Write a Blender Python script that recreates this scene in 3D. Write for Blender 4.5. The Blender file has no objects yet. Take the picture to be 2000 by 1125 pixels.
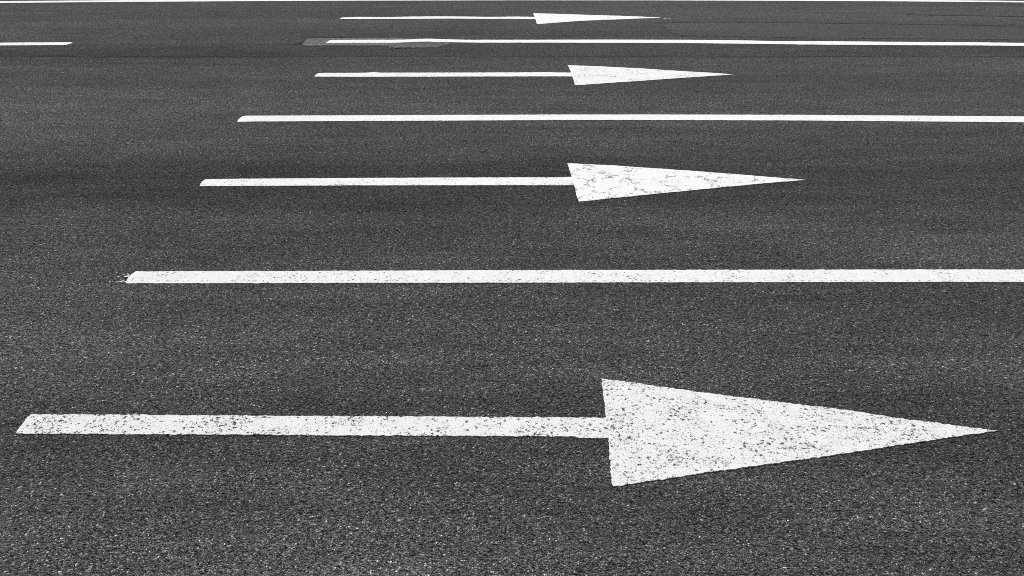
import bpy, math, random
from mathutils import Vector, noise as mnoise
from mathutils.geometry import tessellate_polygon

sc = bpy.context.scene
COL = sc.collection
rnd = random.Random(7)

# ---------------------------------------------------------------- camera survey
# The road is flat at z = 0.  Eye height, tilt and focal length were measured from
# the spacing of the lanes (3.25 m) and the 5 m arrows.
F, CX, CY = 1530.0, 1000.0, 562.5
TILT = math.atan(914.5 / F)
H = 2.68
ct, st = math.cos(TILT), math.sin(TILT)

def at(x, y, z=0.0):
    """A surveyed picture point -> the point of the road it shows (metres)."""
    u, v = (x - CX) / F, (y - CY) / F
    dx, dy, dz = u, ct - v * st, -st - v * ct
    k = (z - H) / dz
    return (dx * k, dy * k)

cam_d = bpy.data.cameras.new("camera")
cam = bpy.data.objects.new("camera", cam_d)
COL.objects.link(cam)
cam.location = (0, 0, H)
cam.rotation_euler = (math.pi / 2 - TILT, 0, 0)
cam_d.sensor_width = 36
cam_d.lens = 36 * F / 2000
cam_d.clip_end = 2000
sc.camera = cam

# ---------------------------------------------------------------- light
SUN_EL, SUN_AZ = math.radians(50), math.radians(12)     # ahead of the camera, a little right
w = bpy.data.worlds.new("World")
sc.world = w
w.use_nodes = True
nt = w.node_tree
bg = nt.nodes["Background"]
sky = nt.nodes.new("ShaderNodeTexSky")
sky.sky_type = 'NISHITA'
sky.sun_disc = False
sky.sun_elevation = SUN_EL
sky.sun_rotation = SUN_AZ
sky.air_density, sky.dust_density, sky.ozone_density = 1.0, 2.5, 1.0
hs = nt.nodes.new("ShaderNodeHueSaturation")       # a hazy, milky sky
hs.inputs['Saturation'].default_value = .22
nt.links.new(sky.outputs[0], hs.inputs['Color'])
nt.links.new(hs.outputs[0], bg.inputs[0])
bg.inputs[1].default_value = 0.06
sd = bpy.data.lights.new("sun", 'SUN')
sd.energy = 4.2
sd.angle = math.radians(0.55)
sd.color = (1.0, 0.99, 0.98)
so = bpy.data.objects.new("sun", sd)
COL.objects.link(so)
so.location = (3, 10, 12)
dirv = Vector((math.sin(SUN_AZ) * math.cos(SUN_EL), math.cos(SUN_AZ) * math.cos(SUN_EL), math.sin(SUN_EL)))
so.rotation_euler = dirv.to_track_quat('Z', 'Y').to_euler()

sc.view_settings.view_transform = 'Standard'
sc.view_settings.look = 'None'
sc.view_settings.gamma = 1
sc.view_settings.exposure = 0.02
sc.render.engine = 'CYCLES'
sc.cycles.feature_set = 'EXPERIMENTAL'
sc.cycles.use_denoising = False
sc.cycles.use_adaptive_sampling = False
sc.cycles.max_bounces = 4
sc.cycles.dicing_rate = 1.0
sc.cycles.offscreen_dicing_scale = 8
sc.cycles.filter_width = 0.9

# ---------------------------------------------------------------- node helper
class N:
    def __init__(self, tree):
        self.t = tree
    def new(self, typ, **kw):
        n = self.t.nodes.new(typ)
        for k, v in kw.items():
            setattr(n, k, v)
        return n
    def put(self, sock, v):
        if v is None:
            return
        if isinstance(v, bpy.types.NodeSocket):
            self.t.links.new(v, sock)
        elif isinstance(v, (tuple, list)) and sock.type == 'RGBA' and len(v) == 3:
            sock.default_value = (*v, 1)
        else:
            sock.default_value = v
    def m(self, op, a, b=None, c=None, clamp=False):
        n = self.new('ShaderNodeMath', operation=op, use_clamp=clamp)
        for i, v in enumerate((a, b, c)):
            self.put(n.inputs[i], v)
        return n.outputs[0]
    def vm(self, op, a, b):
        n = self.new('ShaderNodeVectorMath', operation=op)
        self.put(n.inputs[0], a); self.put(n.inputs[1], b)
        return n.outputs[0]
    def noise(self, vec, scale, detail=2, rough=.5, dist=0):
        n = self.new('ShaderNodeTexNoise', noise_dimensions='2D')
        self.put(n.inputs['Vector'], vec)
        n.inputs['Scale'].default_value = scale
        n.inputs['Detail'].default_value = detail
        n.inputs['Roughness'].default_value = rough
        n.inputs['Distortion'].default_value = dist
        return n
    def vor(self, vec, scale, feature='F1'):
        n = self.new('ShaderNodeTexVoronoi', voronoi_dimensions='2D', feature=feature)
        self.put(n.inputs['Vector'], vec)
        n.inputs['Scale'].default_value = scale
        return n
    def rng(self, v, a, b, c, d, smooth=False):
        n = self.new('ShaderNodeMapRange', interpolation_type='SMOOTHSTEP' if smooth else 'LINEAR')
        self.put(n.inputs[0], v)
        for i, q in enumerate((a, b, c, d)):
            self.put(n.inputs[i + 1], q)
        return n.outputs[0]
    def ramp(self, v, stops, interp='LINEAR'):
        n = self.new('ShaderNodeValToRGB')
        n.color_ramp.interpolation = interp
        e = n.color_ramp.elements
        while len(e) < len(stops):
            e.new(0.5)
        for el, (p, c) in zip(e, stops):
            el.position = p
            el.color = (c, c, c, 1) if not isinstance(c, tuple) else (*c, 1)
        self.put(n.inputs[0], v)
        return n.outputs[0]
    def mix(self, f, a, b, blend='MIX'):
        n = self.new('ShaderNodeMix', data_type='RGBA', blend_type=blend)
        self.put(n.inputs[0], f); self.put(n.inputs[6], a); self.put(n.inputs[7], b)
        return n.outputs[2]
    def scaled(self, vec, sx, sy):
        n = self.new('ShaderNodeMapping')
        self.put(n.inputs[0], vec)
        n.inputs['Scale'].default_value = (sx, sy, 1)
        return n.outputs[0]

def asphalt_group():
    """Rolled asphalt: dark binder, grey chips about 8 mm, fines, a few pale stones."""
    g = bpy.data.node_groups.new("asphalt", 'ShaderNodeTree')
    for nm, ty in (("Tone", 'NodeSocketFloat'), ("Coarse", 'NodeSocketFloat')):
        g.interface.new_socket(nm, in_out='INPUT', socket_type=ty)
    for nm, ty in (("Color", 'NodeSocketColor'), ("Height", 'NodeSocketFloat'), ("Rough", 'NodeSocketFloat'), ("Position", 'NodeSocketVector')):
        g.interface.new_socket(nm, in_out='OUTPUT', socket_type=ty)
    n = N(g)
    gi = n.new('NodeGroupInput'); go = n.new('NodeGroupOutput')
    geo = n.new('ShaderNodeNewGeometry')
    P = n.vm('MULTIPLY', geo.outputs['Position'], (1, 1, 0))
    wob = n.noise(P, 150, 1)
    Pw = n.vm('ADD', P, n.vm('MULTIPLY', n.vm('SUBTRACT', wob.outputs['Color'], (.5, .5, .5)), (.006, .006, 0)))
    big = n.vor(Pw, 104)
    fine = n.vor(Pw, 250)
    rb = n.new('ShaderNodeSeparateColor'); n.put(rb.inputs[0], big.outputs['Color'])
    rf = n.new('ShaderNodeSeparateColor'); n.put(rf.inputs[0], fine.outputs['Color'])
    # albedo of the stones
    cb = n.ramp(rb.outputs[0], [(0, .024), (.35, .046), (.65, .074), (.86, .12), (.955, .18), (1, .32)])
    cf = n.ramp(rf.outputs[0], [(0, .016), (.40, .042), (.72, .085), (.91, .155), (1, .27)])
    shape = n.rng(big.outputs['Distance'], .25, .62, 1, 0, True)
    shape_f = n.rng(fine.outputs['Distance'], .2, .65, 1, 0, True)
    isbig = n.m('MULTIPLY', shape, n.rng(rb.outputs[1], .35, .5, 0, 1))
    col = n.mix(isbig, n.mix(n.m('MULTIPLY', shape_f, .9), (.024, .024, .025), cf), cb)
    # clumps and large tones
    clump = n.noise(P, 30, 4, .8)
    fac = n.rng(clump.outputs[0], .27, .73, .50, 1.5)
    mott = n.noise(n.scaled(P, .45, 1.3), 1.6, 4, .6)
    fac2 = n.rng(mott.outputs[0], .3, .7, .90, 1.10)
    lane = n.noise(n.scaled(P, .07, 1.0), 1.15, 2, .5)
    fac3 = n.rng(lane.outputs[0], .3, .7, .84, 1.17)
    pep = n.noise(P, 62, 3, .85)
    fac4 = n.rng(pep.outputs[0], .3, .7, .50, 1.5)
    tone = n.m('MULTIPLY', n.m('MULTIPLY', fac, fac2), n.m('MULTIPLY', n.m('MULTIPLY', fac3, fac4), n.m('MULTIPLY', gi.outputs['Tone'], 2.2)))
    tint = n.noise(P, .9, 3, .6)
    tcol = n.mix(n.rng(tint.outputs[0], .38, .62, 0, 1), (1.008, 1.0, .99), (.99, 1.0, 1.008))
    tv = n.new('ShaderNodeVectorMath', operation='SCALE')
    n.put(tv.inputs[0], n.mix(1.0, col, tcol, 'MULTIPLY')); n.put(tv.inputs['Scale'], tone)
    g.links.new(tv.outputs[0], go.inputs['Color'])
    # height 0..1
    hb = n.m('MULTIPLY', shape, n.rng(rb.outputs[1], 0, 1, .25, 1))
    hf = n.m('MULTIPLY', shape_f, n.rng(rf.outputs[1], 0, 1, .1, .55))
    pit = n.noise(P, 60, 2, .6)
    hh = n.m('MAXIMUM', n.m('MULTIPLY', hb, gi.outputs['Coarse']), hf)
    hh = n.m('SUBTRACT', hh, n.rng(pit.outputs[0], .30, .46, .7, 0, True))
    g.links.new(hh, go.inputs['Height'])
    g.links.new(n.rng(rb.outputs[2], 0, 1, .55, .95), go.inputs['Rough'])
    g.links.new(P, go.inputs['Position'])
    return g

ASPHALT = asphalt_group()

def new_mat(name):
    m = bpy.data.materials.new(name)
    m.use_nodes = True
    n = N(m.node_tree)
    b = m.node_tree.nodes['Principled BSDF']
    return m, n, b, m.node_tree.nodes['Material Output']

def grp(n, tone=1.0, coarse=1.0):
    a = n.new('ShaderNodeGroup'); a.node_tree = ASPHALT
    n.put(a.inputs['Tone'], tone); n.put(a.inputs['Coarse'], coarse)
    return a

def bump(n, h, strength, dist):
    b = n.new('ShaderNodeBump')
    n.put(b.inputs['Strength'], strength); b.inputs['Distance'].default_value = dist
    n.put(b.inputs['Height'], h)
    return b.outputs[0]

Y_SEAM = at(1000, 111.5)[1]
Y_C = at(1000, 88)[1]

def road_material():
    m, n, b, out = new_mat("road_asphalt")
    geo = n.new('ShaderNodeNewGeometry')
    sep = n.new('ShaderNodeSeparateXYZ'); n.put(sep.inputs[0], geo.outputs['Position'])
    P2 = n.vm('MULTIPLY', geo.outputs['Position'], (1, 1, 0))
    wv = n.noise(n.scaled(P2, .5, .5), 3, 4, .65)
    y = n.m('ADD', sep.outputs[1], n.rng(wv.outputs[0], 0, 1, -.09, .09))
    # two paving lanes meet here: slightly darker course beyond, an open joint between
    course = n.m('MULTIPLY', n.rng(y, Y_SEAM - .02, Y_SEAM + .02, 0, 1), n.rng(y, Y_C - .05, Y_C + .25, 1, 0, True))
    tone = n.m('SUBTRACT', 1.06, n.m('MULTIPLY', course, .26))
    joint = n.m('ABSOLUTE', n.m('SUBTRACT', y, Y_SEAM + .03))
    jn = n.noise(n.scaled(P2, .6, .6), 2.2, 3, .6)
    jmask = n.m('MULTIPLY', n.rng(joint, .012, .05, 1, 0), n.rng(jn.outputs[0], .38, .55, .15, .8))
    tone = n.m('MULTIPLY', tone, n.m('SUBTRACT', 1, n.m('MULTIPLY', jmask, .65)))
    # oil-dark lane middles and traffic-polished paler tracks, running along the road
    yb = n.m('ADD', sep.outputs[1], n.rng(n.noise(n.scaled(P2, .22, .5), 1.6, 4, .6).outputs[0], 0, 1, -.38, .38))
    stops = [(py, v) for py, v in ((1120, 1.02), (950, .98), (830, 1.0), (700, 1.10), (640, 1.10), (590, 1.0), (540, 1.0), (480, 1.05), (430, .90), (385, .68),
                                   (335, .70), (290, .94), (240, 1.10), (205, 1.14), (165, .92), (130, 1.0), (108, .98), (60, .95), (30, 1.0), (5, 1.0))]
    band = n.ramp(n.rng(yb, 1.5, 15, 0, 1), [((at(1000, py)[1] - 1.5) / 13.5, v * .6) for py, v in stops], 'EASE')
    tone = n.m('MULTIPLY', tone, n.m('MULTIPLY', band, 1 / .6))
    strk = n.noise(n.scaled(P2, .12, 1.0), 6.5, 3, .6)
    tone = n.m('MULTIPLY', tone, n.rng(strk.outputs[0], .3, .7, .86, 1.14))
    # oil drips down the lane middles
    dr = n.noise(P2, 2.3, 4, .75)
    tone = n.m('MULTIPLY', tone, n.rng(dr.outputs[0], .58, .72, 1, .90))
    a = grp(n, tone, 1.0)
    n.put(b.inputs['Base Color'], a.outputs['Color'])
    n.put(b.inputs['Roughness'], a.outputs['Rough'])
    b.inputs['Specular IOR Level'].default_value = .08
    b.inputs['Diffuse Roughness'].default_value = 1.0
    d = n.new('ShaderNodeDisplacement')
    n.put(d.inputs['Height'], a.outputs['Height'])
    d.inputs['Midlevel'].default_value = 1.0
    d.inputs['Scale'].default_value = .0038
    m.node_tree.links.new(d.outputs[0], out.inputs['Displacement'])
    m.displacement_method = 'BOTH'
    return m

def patch_material(name, tone, tint, coarse, bstr):
    m, n, b, out = new_mat(name)
    a = grp(n, tone, coarse)
    n.put(b.inputs['Base Color'], n.mix(1.0, a.outputs['Color'], tint, 'MULTIPLY'))
    n.put(b.inputs['Roughness'], a.outputs['Rough'])
    b.inputs['Specular IOR Level'].default_value = .08
    b.inputs['Diffuse Roughness'].default_value = 1.0
    n.put(b.inputs['Normal'], bump(n, a.outputs['Height'], bstr, .004))
    return m

def paint_material(name, specks=.5, cracks=0.0, seed=0.0, fine=1.0, stripe=None):
    """Thick white road paint, chipped through to the asphalt."""
    m, n, b, out = new_mat(name)
    a = grp(n, 1.0, 1.0)
    P = n.vm('ADD', a.outputs['Position'], (seed, seed * .7, 0))
    # popped-off chips: irregular spots, gathered in some places
    wob = n.noise(P, 90, 2, .6)
    Pw = n.vm('ADD', P, n.vm('MULTIPLY', n.vm('SUBTRACT', wob.outputs['Color'], (.5, .5, .5)), (.022, .022, 0)))
    gath = n.noise(n.scaled(P, .8, 1.7), 4.2, 4, .65)
    dens = n.rng(gath.outputs[0], .32, .68, -.09, .065)
    Pe = n.scaled(Pw, .68, 1.0)
    s1 = n.noise(Pe, 60, 2, .5)
    t1 = n.m('SUBTRACT', .745 - .12 * specks, dens)
    k1 = n.rng(n.m('SUBTRACT', s1.outputs[0], t1), 0.0, .018, 0, 1)
    s2 = n.noise(n.scaled(Pw, .7, 1.0), 118, 1, .5)
    t2 = n.m('SUBTRACT', .785 - .13 * specks, n.m('MULTIPLY', dens, .8))
    k2 = n.rng(n.m('SUBTRACT', s2.outputs[0], t2), 0.0, .025, 0, .85)
    hole = n.m('MAXIMUM', k1, k2)
    if cracks > 0:
        cw = n.noise(P, 9, 4, .65)
        Pc = n.vm('ADD', P, n.vm('MULTIPLY', n.vm('SUBTRACT', cw.outputs['Color'], (.5, .5, .5)), (.35, .35, 0)))
        ed = n.vor(Pc, 3.6, 'DISTANCE_TO_EDGE')
        cb = n.noise(P, 11, 3, .7)
        wid = n.rng(cb.outputs[0], .40, .62, 0.0, .058 * cracks)
        k3 = n.rng(n.m('SUBTRACT', wid, ed.outputs['Distance']), 0.0, .012, 0, 1)
        k3 = n.m('MULTIPLY', k3, n.rng(n.noise(P, 75, 2, .6).outputs[0], .30, .52, .15, .85))
        hole = n.m('MAXIMUM', hole, k3)
    if stripe is not None:
        sep = n.new('ShaderNodeSeparateXYZ'); n.put(sep.inputs[0], a.outputs['Position'])
        dy = n.m('ABSOLUTE', n.m('SUBTRACT', sep.outputs[1], stripe))
        k4 = n.m('MULTIPLY', n.rng(dy, .006, .011, 1, 0), n.rng(n.noise(n.scaled(P, 1, .5), 34, 2, .6).outputs[0], .56, .66, 0, .6))
        hole = n.m('MAXIMUM', hole, k4)
    grime = n.noise(P, 13, 4, .7)
    grain = n.noise(P, 190, 2, .7)
    v = n.m('MULTIPLY', n.rng(grime.outputs[0], .3, .7, .91, 1.03), n.rng(grain.outputs[0], .25, .75, 1 - .30 * fine, 1.10))
    pc = n.new('ShaderNodeVectorMath', operation='SCALE')
    pc.inputs[0].default_value = (.77, .772, .772)
    n.put(pc.inputs['Scale'], v)
    col = n.mix(hole, pc.outputs[0], n.mix(1.0, a.outputs['Color'], (.7, .7, .7), 'MULTIPLY'))
    n.put(b.inputs['Base Color'], col)
    b.inputs['Roughness'].default_value = .75
    b.inputs['Specular IOR Level'].default_value = .3
    hgt = n.m('ADD', n.m('MULTIPLY', a.outputs['Height'], .30), n.m('MULTIPLY', n.m('SUBTRACT', 1, hole), .9))
    n.put(b.inputs['Normal'], bump(n, hgt, .55, .004))
    return m

# ---------------------------------------------------------------- meshes
def link(name, verts, faces, mat, parent=None, origin=(0, 0, 0)):
    me = bpy.data.meshes.new(name)
    me.from_pydata([(v[0] - origin[0], v[1] - origin[1], v[2] - origin[2]) for v in verts], [], faces)
    me.materials.append(mat)
    me.update()
    o = bpy.data.objects.new(name, me)
    COL.objects.link(o)
    if parent is None:
        o.location = origin
    else:
        o.parent = parent
    return o

def resample(poly, step):
    out = []
    for i, p in enumerate(poly):
        q = poly[(i + 1) % len(poly)]
        L = math.hypot(q[0] - p[0], q[1] - p[1])
        k = max(1, int(L / step))
        if L > 12:
            k = min(k, 400)
        for j in range(k):
            t = j / k
            out.append((p[0] + (q[0] - p[0]) * t, p[1] + (q[1] - p[1]) * t))
    return out

def ragged(poly, step, amp, seed):
    pts = resample(poly, step)
    out = []
    for x, y in pts:
        a = mnoise.noise_vector(Vector((x * 45 + seed, y * 45, 1.3)))
        b = mnoise.noise_vector(Vector((x * 9 + seed, y * 9, 7.7)))
        c = mnoise.noise_vector(Vector((x * 120 + seed, y * 120, 3.1)))
        out.append((x + amp * (a.x + .6 * b.x + .6 * c.x), y + amp * (a.y + .6 * b.y + .6 * c.y)))
    return out

def slab(polys, top, bottom=-.006):
    """Outlines (world xy) -> vertices and faces of a sheet with real edges."""
    V, Fc = [], []
    for pts in polys:
        area = sum(p[0] * q[1] - q[0] * p[1] for p, q in zip(pts, pts[1:] + pts[:1]))
        if area < 0:
            pts = pts[::-1]
        n0, k = len(V), len(pts)
        V += [(x, y, top) for x, y in pts] + [(x, y, bottom) for x, y in pts]
        tris = tessellate_polygon([[Vector((x, y, 0)) for x, y in pts]])
        for t in tris:
            a, b, c = (pts[i] for i in t)
            cr = (b[0] - a[0]) * (c[1] - a[1]) - (b[1] - a[1]) * (c[0] - a[0])
            Fc.append(tuple(n0 + i for i in (t if cr > 0 else t[::-1])))
        for i in range(k):
            j = (i + 1) % k
            Fc.append((n0 + j, n0 + i, n0 + k + i, n0 + k + j))
    return V, Fc

def px(pts):
    return [at(*p) for p in pts]

def tag(o, label=None, cat=None, group=None, kind=None):
    if label: o['label'] = label
    if cat: o['category'] = cat
    if group: o['group'] = group
    if kind: o['kind'] = kind

def flecks(spots, seed):
    """small islands of splashed paint: (x, y, half-length, half-width) in metres"""
    r = random.Random(seed)
    out = []
    for (x, y, a, b) in spots:
        k = 9
        out.append([(x + a * math.cos(t) * r.uniform(.6, 1.1), y + b * math.sin(t) * r.uniform(.6, 1.1))
                    for t in (2 * math.pi * i / k for i in range(k))])
    return out

def marking(name, outlines, mat, top, step, amp, seed, parent=None, origin=None, extra=()):
    polys = [ragged(p, step, amp, seed + 11 * i) for i, p in enumerate(outlines)] + list(extra)
    V, Fc = slab(polys, top)
    if origin is None:
        origin = (*outlines[0][0], 0) if parent is None else tuple(parent.location)
    return link(name, V, Fc, mat, parent, origin)

# ---------------------------------------------------------------- setting
road_mat = road_material()

def grid(x0, x1, y0, y1, s):
    nx, ny = int(round((x1 - x0) / s)), int(round((y1 - y0) / s))
    V = [(x0 + (x1 - x0) * i / nx, y0 + (y1 - y0) * j / ny, 0) for j in range(ny + 1) for i in range(nx + 1)]
    Fc = [(j * (nx + 1) + i, j * (nx + 1) + i + 1, (j + 1) * (nx + 1) + i + 1, (j + 1) * (nx + 1) + i)
          for j in range(ny) for i in range(nx)]
    return V, Fc

Y_FAR = at(1000, -2)[1] + .24        # where the asphalt ends, just past the edge line
V, Fc = grid(-36, 36, -8, Y_FAR, .5)
road = link("road", V, Fc, road_mat)
tag(road, kind='structure')
sub = road.modifiers.new("subdivide", 'SUBSURF')
sub.subdivision_type = 'SIMPLE'
sub.levels = 0
sub.render_levels = 1
road.cycles.use_adaptive_subdivision = True
road.cycles.dicing_rate = 1.0

def concrete_material(name, base):
    m, n, b, out = new_mat(name)
    geo = n.new('ShaderNodeNewGeometry')
    a = n.noise(geo.outputs['Position'], 4, 5, .65)
    c = n.noise(geo.outputs['Position'], 160, 2, .7)
    v = n.m('MULTIPLY', n.rng(a.outputs[0], .3, .7, .8, 1.1), n.rng(c.outputs[0], .3, .7, .8, 1.15))
    s = n.new('ShaderNodeVectorMath', operation='SCALE')
    s.inputs[0].default_value = base
    n.put(s.inputs['Scale'], v)
    n.put(b.inputs['Base Color'], s.outputs[0])
    b.inputs['Roughness'].default_value = .85
    n.put(b.inputs['Normal'], bump(n, c.outputs[0], .3, .003))
    return m

def box(name, x0, x1, y0, y1, z0, z1, mat, bev=0.0):
    s = bev
    V = [(x0, y0, z0), (x1, y0, z0), (x1, y1, z0), (x0, y1, z0),
         (x0, y0, z1 - s), (x1, y0, z1 - s), (x1, y1, z1 - s), (x0, y1, z1 - s)]
    Fc = [(0, 1, 5, 4), (1, 2, 6, 5), (2, 3, 7, 6), (3, 0, 4, 7)]
    if s:
        V += [(x0, y0 + s, z1), (x1, y0 + s, z1), (x1, y1 - s, z1), (x0, y1 - s, z1)]
        Fc += [(4, 5, 9, 8), (6, 7, 11, 10), (5, 6, 10, 9), (7, 4, 8, 11), (8, 9, 10, 11)]
    else:
        Fc += [(4, 5, 6, 7)]
    o = link(name, V, Fc, mat)
    tag(o, kind='structure')
    return o

concrete = concrete_material("pale_concrete", (.42, .41, .39))
box("gutter", -36, 36, Y_FAR + .003, Y_FAR + .40, -.25, .001, concrete)
box("kerb", -36, 36, Y_FAR + .403, Y_FAR + .55, -.25, .12, concrete_material("kerb_stone", (.36, .355, .34)), .015)
box("pavement", -36, 36, Y_FAR + .553, Y_FAR + 2.8, -.25, .115, concrete_material("pavement_slabs", (.33, .32, .30)))

def grass_material():
    m, n, b, out = new_mat("grass_ground")
    geo = n.new('ShaderNodeNewGeometry')
    a = n.noise(geo.outputs['Position'], 1.2, 5, .7)
    c = n.noise(geo.outputs['Position'], 60, 3, .7)
    n.put(b.inputs['Base Color'], n.mix(n.m('MULTIPLY', a.outputs[0], n.rng(c.outputs[0], .3, .7, .5, 1.4)), (.035, .055, .018), (.11, .12, .045)))
    b.inputs['Roughness'].default_value = .9
    return m
g = link("ground", [(-600, -600, -.2), (600, -600, -.2), (600, 900, -.2), (-600, 900, -.2)], [(0, 1, 2, 3)], grass_material())
tag(g, kind='structure')

# ---------------------------------------------------------------- repairs in the asphalt
def repair(name, outline, mat, label, cat, step, amp, seed, top=.0015):
    o = marking(name, [outline], mat, top, step, amp, seed)
    tag(o, label, cat)
    return o

xr = 24.0
strip_top = px([(1290, 44.7), (1335, 43.3), (1410, 43.2), (1485, 43.4), (1560, 44.6), (1700, 46.5), (1850, 48.6), (2000, 51)])
strip_bot = px([(1297, 53), (1305, 59), (1314, 64.5), (1329, 69.2), (1380, 69.8), (1410, 70.2), (1485, 72), (1560, 73.2), (1700, 75), (1850, 76), (2000, 77.6)])
e = strip_top[-1]; f = strip_bot[-1]
strip = strip_top + [(xr, e[1] - .45), (xr, f[1] - .45)] + strip_bot[::-1]
smooth = patch_material("smooth_repair_asphalt", .93, (.97, .995, 1.05), .6, .6)
rp = repair("repair_strip", strip, smooth, "smooth bluish asphalt repair strip beyond the farthest lane line, right of the far arrow tip", "road repair", .05, .02, 3, .0005)
tar = patch_material("bitumen_seal", .32, (1, 1, 1), .3, .3)
def ribbon(path, wid, seed):
    r = random.Random(seed)
    up, lo = [], []
    for i, (x, y) in enumerate(path):
        k = wid * r.uniform(.5, 1.25) * (0.15 if i in (0, len(path) - 1) else 1)
        up.append((x, y + k / 2)); lo.append((x, y - k / 2))
    return up + lo[::-1]
def dense(path, step):
    out = []
    for p, q in zip(path, path[1:]):
        k = max(1, int(math.hypot(q[0] - p[0], q[1] - p[1]) / step))
        out += [(p[0] + (q[0] - p[0]) * j / k, p[1] + (q[1] - p[1]) * j / k) for j in range(k)]
    return out + [path[-1]]
seal_path = dense(px([(1286, 45.4)]) + strip_top + [(xr, e[1] - .45)], .12)
marking("seal_edge", [ribbon(seal_path, .042, 5)], tar, .0030, .03, .012, 9, parent=rp)
marking("seal_edge", [ribbon(dense(strip_bot[0:2], .08), .04, 6)], tar, .0031, .03, .012, 10, parent=rp)

crk = marking("tar_joint", [ribbon(dense(px([(1770, 28.2), (1850, 29.6), (1920, 30.6), (2000, 32.2)]) + [(xr, at(2000, 32.2)[1] - .4)], .12), .05, 8)],
              patch_material("old_tar", .42, (1, 1, 1), .5, .4), .0012, .03, .012, 12)
tag(crk, "thin dark tar joint in the farthest lane, upper right near the edge line", "tar joint")

milled = px([(590, 87), (595, 80.5), (600.5, 75), (606, 74.2), (643, 74), (700, 73.8), (750, 73.6), (785, 74.2), (800, 76),
             (800, 80), (765, 86), (749, 88.9), (686, 88.9), (639, 89), (596, 89.2)])
gm = repair("milled_strip", milled, patch_material("milled_asphalt", 2.2, (1.0, .98, .97), .3, .35),
            "pale grey ground-off strip of asphalt under the start of the farthest lane line", "road repair", .04, .008, 21)
dark_path = dense(px([(573, 86.6), (583, 85.6), (589, 84), (594, 79), (599, 74.6), (606, 73.6), (643, 73.4), (700, 73.2), (760, 73.0)]), .06)
marking("edge_crack", [ribbon(dark_path, .038, 4)], tar, .0029, .03, .012, 33, parent=gm)
marking("edge_crack", [ribbon(dense(px([(596, 89.7), (640, 89.5), (690, 89.3), (750, 89.3)]), .06), .018, 14)], tar, .0028, .03, .01, 34, parent=gm)

gravel = px([(749, 88.9), (765, 85.5), (790, 83), (830, 81.5), (872, 82.5), (884, 84.5), (876, 88), (855, 91), (830, 93.2), (800, 93.4), (770, 93)])
gp = repair("gravelly_patch", gravel, patch_material("brownish_gravel", 1.75, (1.03, .99, .93), 1.2, .7),
            "brownish gravelly patch below the kink in the farthest lane line", "road repair", .05, .03, 41, .0022)
marking("edge_crack", [ribbon(dense(px([(762, 97.2), (768, 94.8), (776, 93.7), (786, 93.9), (795, 95)]), .05), .07, 24)], tar, .0027, .03, .012, 44, parent=gp)

# ---------------------------------------------------------------- painted lines
TOP = .0022
GRP_L = "painted lines along the road"
def line(top_pts, bot_pts, left=None, right=None, ext_l=None, ext_r=None):
    """outline from the two edges as surveyed, run on straight past the frame where the line does"""
    a, b = px(top_pts), px(bot_pts)
    if ext_r:
        a.append((ext_r, a[-1][1] + (a[-1][1] - a[-2][1]) / (a[-1][0] - a[-2][0]) * (ext_r - a[-1][0]) * .6))
        b.append((ext_r, b[-1][1] + (b[-1][1] - b[-2][1]) / (b[-1][0] - b[-2][0]) * (ext_r - b[-1][0]) * .6))
    if ext_l:
        a.insert(0, (ext_l, a[0][1] + (a[0][1] - a[1][1]) / (a[0][0] - a[1][0]) * (ext_l - a[0][0]) * .6))
        b.insert(0, (ext_l, b[0][1] + (b[0][1] - b[1][1]) / (b[0][0] - b[1][0]) * (ext_l - b[0][0]) * .6))
    return a + px(right or []) + b[::-1] + px(left or [])

LA = line([(266, 530.6), (330, 530.2), (600, 529.6), (1000, 528.1), (1300, 527.6), (1800, 526.8), (2000, 526.8)],
          [(246, 553.6), (500, 553.3), (1000, 552.3), (1500, 551.4), (1800, 551), (2000, 551)],
          left=[(247, 550), (251, 543), (257, 536)], ext_r=22)
sp = []
for (x, y, a, b) in [(243, 550.5, .018, .008), (240, 548, .02, .006), (247, 540, .03, .012), (251, 537.5, .02, .009), (236, 545.5, .009, .006),
                     (229, 551, .018, .008), (215, 550.8, .009, .006), (231, 540, .012, .008), (242, 536.5, .008, .005), (249, 534, .01, .005), (238, 550.7, .03, .007)]:
    X, Y = at(x, y); sp.append((X, Y, a * .75, b * .75))
LB = line([(473, 227.4), (480, 226.3), (600, 225.9), (1100, 224), (1300, 224), (1550, 224.6), (1800, 226.3), (2000, 227.6)],
          [(463, 238.4), (500, 237.4), (800, 236.2), (1100, 234.6), (1300, 234.6), (1550, 235.5), (1800, 237.4), (2000, 239)],
          left=[(465, 234.8), (468.5, 230.5)], ext_r=23)
LCr = line([(643, 79.2), (650, 78.3), (700, 78), (760, 77.9), (785, 77.8), (800, 77.2), (815, 76.3), (832, 75.7), (850, 76.1), (870, 77), (920, 78), (1050, 77.9), (1200, 77.6), (1330, 78), (1450, 79), (1525, 80.8), (1560, 80.5), (1625, 80.7), (1720, 81.7), (1800, 82.2), (1900, 82.7), (2000, 84)],
           [(636.5, 84.3), (700, 83.8), (760, 83.7), (785, 83.2), (800, 82.5), (832, 81.9), (870, 82.4), (900, 83), (940, 83.6), (1060, 83.4), (1200, 83.9), (1330, 84.3), (1450, 85.5), (1525, 86.3), (1560, 87), (1625, 87.5), (1720, 88), (1800, 88.6), (1900, 88.8), (2000, 89.9)],
           left=[(638, 82.6)], ext_r=24)
LCl = line([(0, 83.6), (80, 83.0), (120, 82.7)], [(0, 88.9), (80, 88.4), (122, 88.1)], right=[(137, 82.6), (142, 83.2), (138, 85), (130, 87.6)], ext_l=-24)
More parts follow.
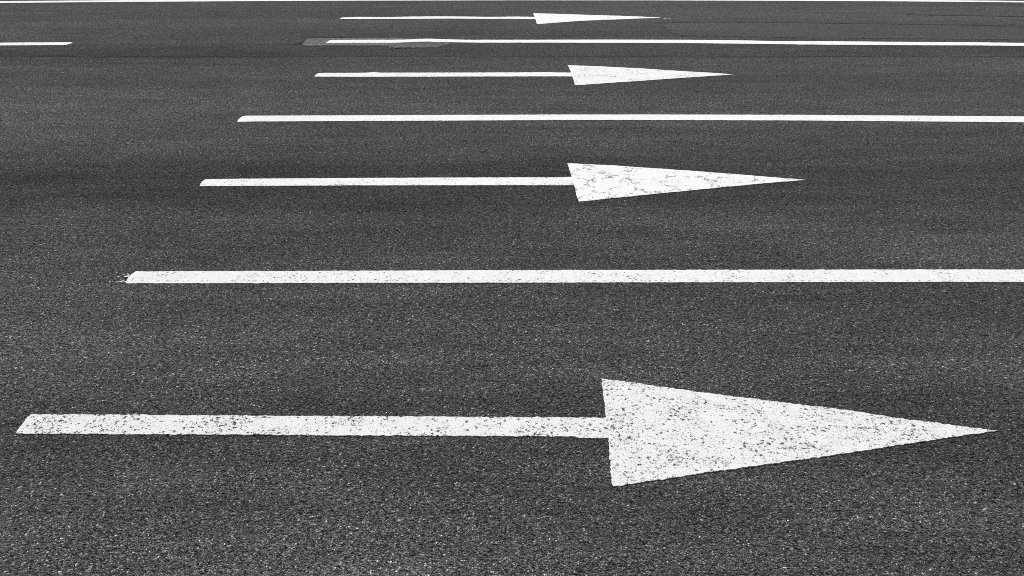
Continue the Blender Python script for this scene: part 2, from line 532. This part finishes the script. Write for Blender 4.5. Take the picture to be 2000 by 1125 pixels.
LD = line([(0, 2.3), (240, .6), (480, -.7), (700, -1.8), (1000, -2.6), (1250, -2.4), (1500, -1.4), (1760, -.2), (2000, 2.0)],
          [(0, 5.9), (240, 3.9), (480, 2.4), (700, 1.4), (1000, .8), (1250, .9), (1500, 1.6), (1760, 2.8), (2000, 4.9)], ext_l=-26, ext_r=26)

for nm, poly, mat, step, amp, seed, extra, label in [
    ("lane_line", LA, paint_material("line_paint_near", .34, 0, 3.1, 1.0, at(1200, 549)[1]), .010, .0045, 50, flecks(sp, 5),
     "wide white lane line with splashed flecks at its left end, between the nearest two arrows"),
    ("lane_line", LB, paint_material("line_paint_middle", .15, 0, 8.7, .9), .02, .004, 51, [],
     "clean white lane line between the cracked arrow and the arrow beyond it"),
    ("lane_line", LCr, paint_material("line_paint_far", .10, 0, 14.2, .8), .03, .007, 52, [],
     "thin white lane line with a kink over the gravelly patch, before the farthest arrow"),
    ("lane_line", LCl, paint_material("line_paint_dash", .05, 0, 19.4, .8), .03, .005, 53, [],
     "short white lane dash ending in a slanted tip at the left edge of the photo"),
    ("edge_line", LD, paint_material("edge_paint", .05, 0, 25.3, .6), .04, .005, 54, [],
     "thin continuous white edge line at the far side of the road"),
]:
    o = marking(nm, [poly], mat, TOP, step, amp, seed, extra=extra)
    tag(o, label, "road line", GRP_L if nm == "lane_line" else None, 'thing')

# ---------------------------------------------------------------- arrows
def arrow(shaft, head, smat, hmat, label, step, amp, seed, extra=()):
    s, h = px(shaft), px(head)
    cx = (min(p[0] for p in s) + max(p[0] for p in h)) / 2
    cy = sum(p[1] for p in h) / len(h)
    r = bpy.data.objects.new("road_arrow", None)
    r.empty_display_size = .3
    COL.objects.link(r)
    r.location = (cx, cy, 0)
    tag(r, label, "road arrow", "white arrows painted one per lane", 'thing')
    marking("shaft", [s], smat, TOP, step, amp, seed, parent=r)
    marking("head", [h], hmat, TOP + .0009, step, amp, seed + 1, parent=r, extra=extra)

arrow([(30, 847), (36, 838.5), (45, 826), (55, 814), (62, 809.3), (300, 810.8), (620, 813), (900, 814.4), (1080, 815.5), (1192, 816.8),
       (1192, 856), (1135, 855.6), (1120, 852.8), (1080, 852.4), (800, 851.2), (620, 850.5), (450, 849.4), (200, 848)],
      [(1175, 740), (1279, 753.8), (1379, 768), (1453, 777.3), (1550, 789), (1630, 798.5), (1754, 816.8), (1891, 834.6), (1947, 842.2),
       (1804, 862.2), (1679, 881.8), (1560, 899), (1379, 923), (1300, 935.5), (1225, 947), (1215, 949), (1198, 951), (1195.5, 947), (1191.5, 905), (1188, 860), (1184.5, 825), (1180.5, 790)],
      paint_material("arrow_paint_pitted_shaft", .84, 0, 1.3, 1.2), paint_material("arrow_paint_pitted", .78, .45, 2.9, 1.2),
      "large pitted white arrow nearest the camera, speckled all over with chipped spots", .006, .0052, 60)
arrow([(390, 363.6), (392.5, 358.5), (396.5, 353.6), (403, 350.4), (440, 349.7), (520, 349.2), (700, 347.9), (900, 347.1), (1090, 346.7), (1121, 345.5),
       (1124, 361.6), (1090, 361.9), (900, 362.1), (700, 362.3), (520, 363.2)],
      [(1107.8, 319.2), (1194, 323.3), (1350, 334), (1470, 343.4), (1574, 351.6), (1500, 357.8), (1410, 366.2), (1290, 378), (1185, 388.7), (1131, 394.3), (1128.5, 391), (1124.5, 375), (1120, 357), (1114, 338)],
      paint_material("arrow_paint_cracked_shaft", .42, 0, 5.2, .8, at(700, 360.4)[1]), paint_material("arrow_paint_cracked", .16, 1.1, 6.4, .8),
      "white arrow with a cracked, flaking head, second lane from the camera", .012, .0042, 70)
arrow([(614.5, 149.8), (616, 146.8), (619, 144.2), (625, 142.8), (700, 142.5), (718, 142), (730, 141.0), (742, 142.2), (900, 142), (1000, 141.8), (1060, 141.2), (1118, 142.2),
       (1121, 149.6), (1090, 149.3), (900, 149.7), (760, 150), (680, 150.1)],
      [(1108.8, 127.6), (1180, 130.3), (1255, 134.2), (1324, 138.7), (1396, 143), (1433, 145.7), (1378, 149.4), (1315, 153.6), (1252, 158.3), (1180, 163), (1130, 166.5), (1123, 166.6), (1120, 156), (1115, 141)],
      paint_material("arrow_paint_plain_shaft", .25, 0, 9.2, .9), paint_material("arrow_paint_plain", .62, .0, 10.5, .9),
      "finely speckled white arrow in the third lane, between the clean and the kinked lane lines", .02, .006, 80)
sp = [(*at(1299, 35.9), .035, .02), (*at(1306, 36.0), .018, .02)]
arrow([(662, 37.3), (668, 34.4), (700, 33.2), (760, 33.7), (800, 32.6), (860, 32.1), (900, 32.4), (960, 33.2), (1010, 32.6), (1050, 33.2),
       (1050, 37.6), (1000, 36.9), (940, 36.9), (880, 36.4), (800, 36.9), (700, 37.2)],
      [(1041, 26.1), (1112, 28.1), (1176, 30.1), (1240, 32.1), (1289, 34.5), (1289, 35.3), (1264, 35.9), (1216, 37.8), (1137, 40.8), (1064, 46.3), (1049, 47.3), (1046.5, 41), (1044, 32)],
      paint_material("arrow_paint_far_shaft", .1, 0, 12.2, .8), paint_material("arrow_paint_far", .30, 0, 13.5, .8),
      "small white arrow in the farthest lane, next to the far edge line", .03, .007, 90, extra=flecks(sp, 9))
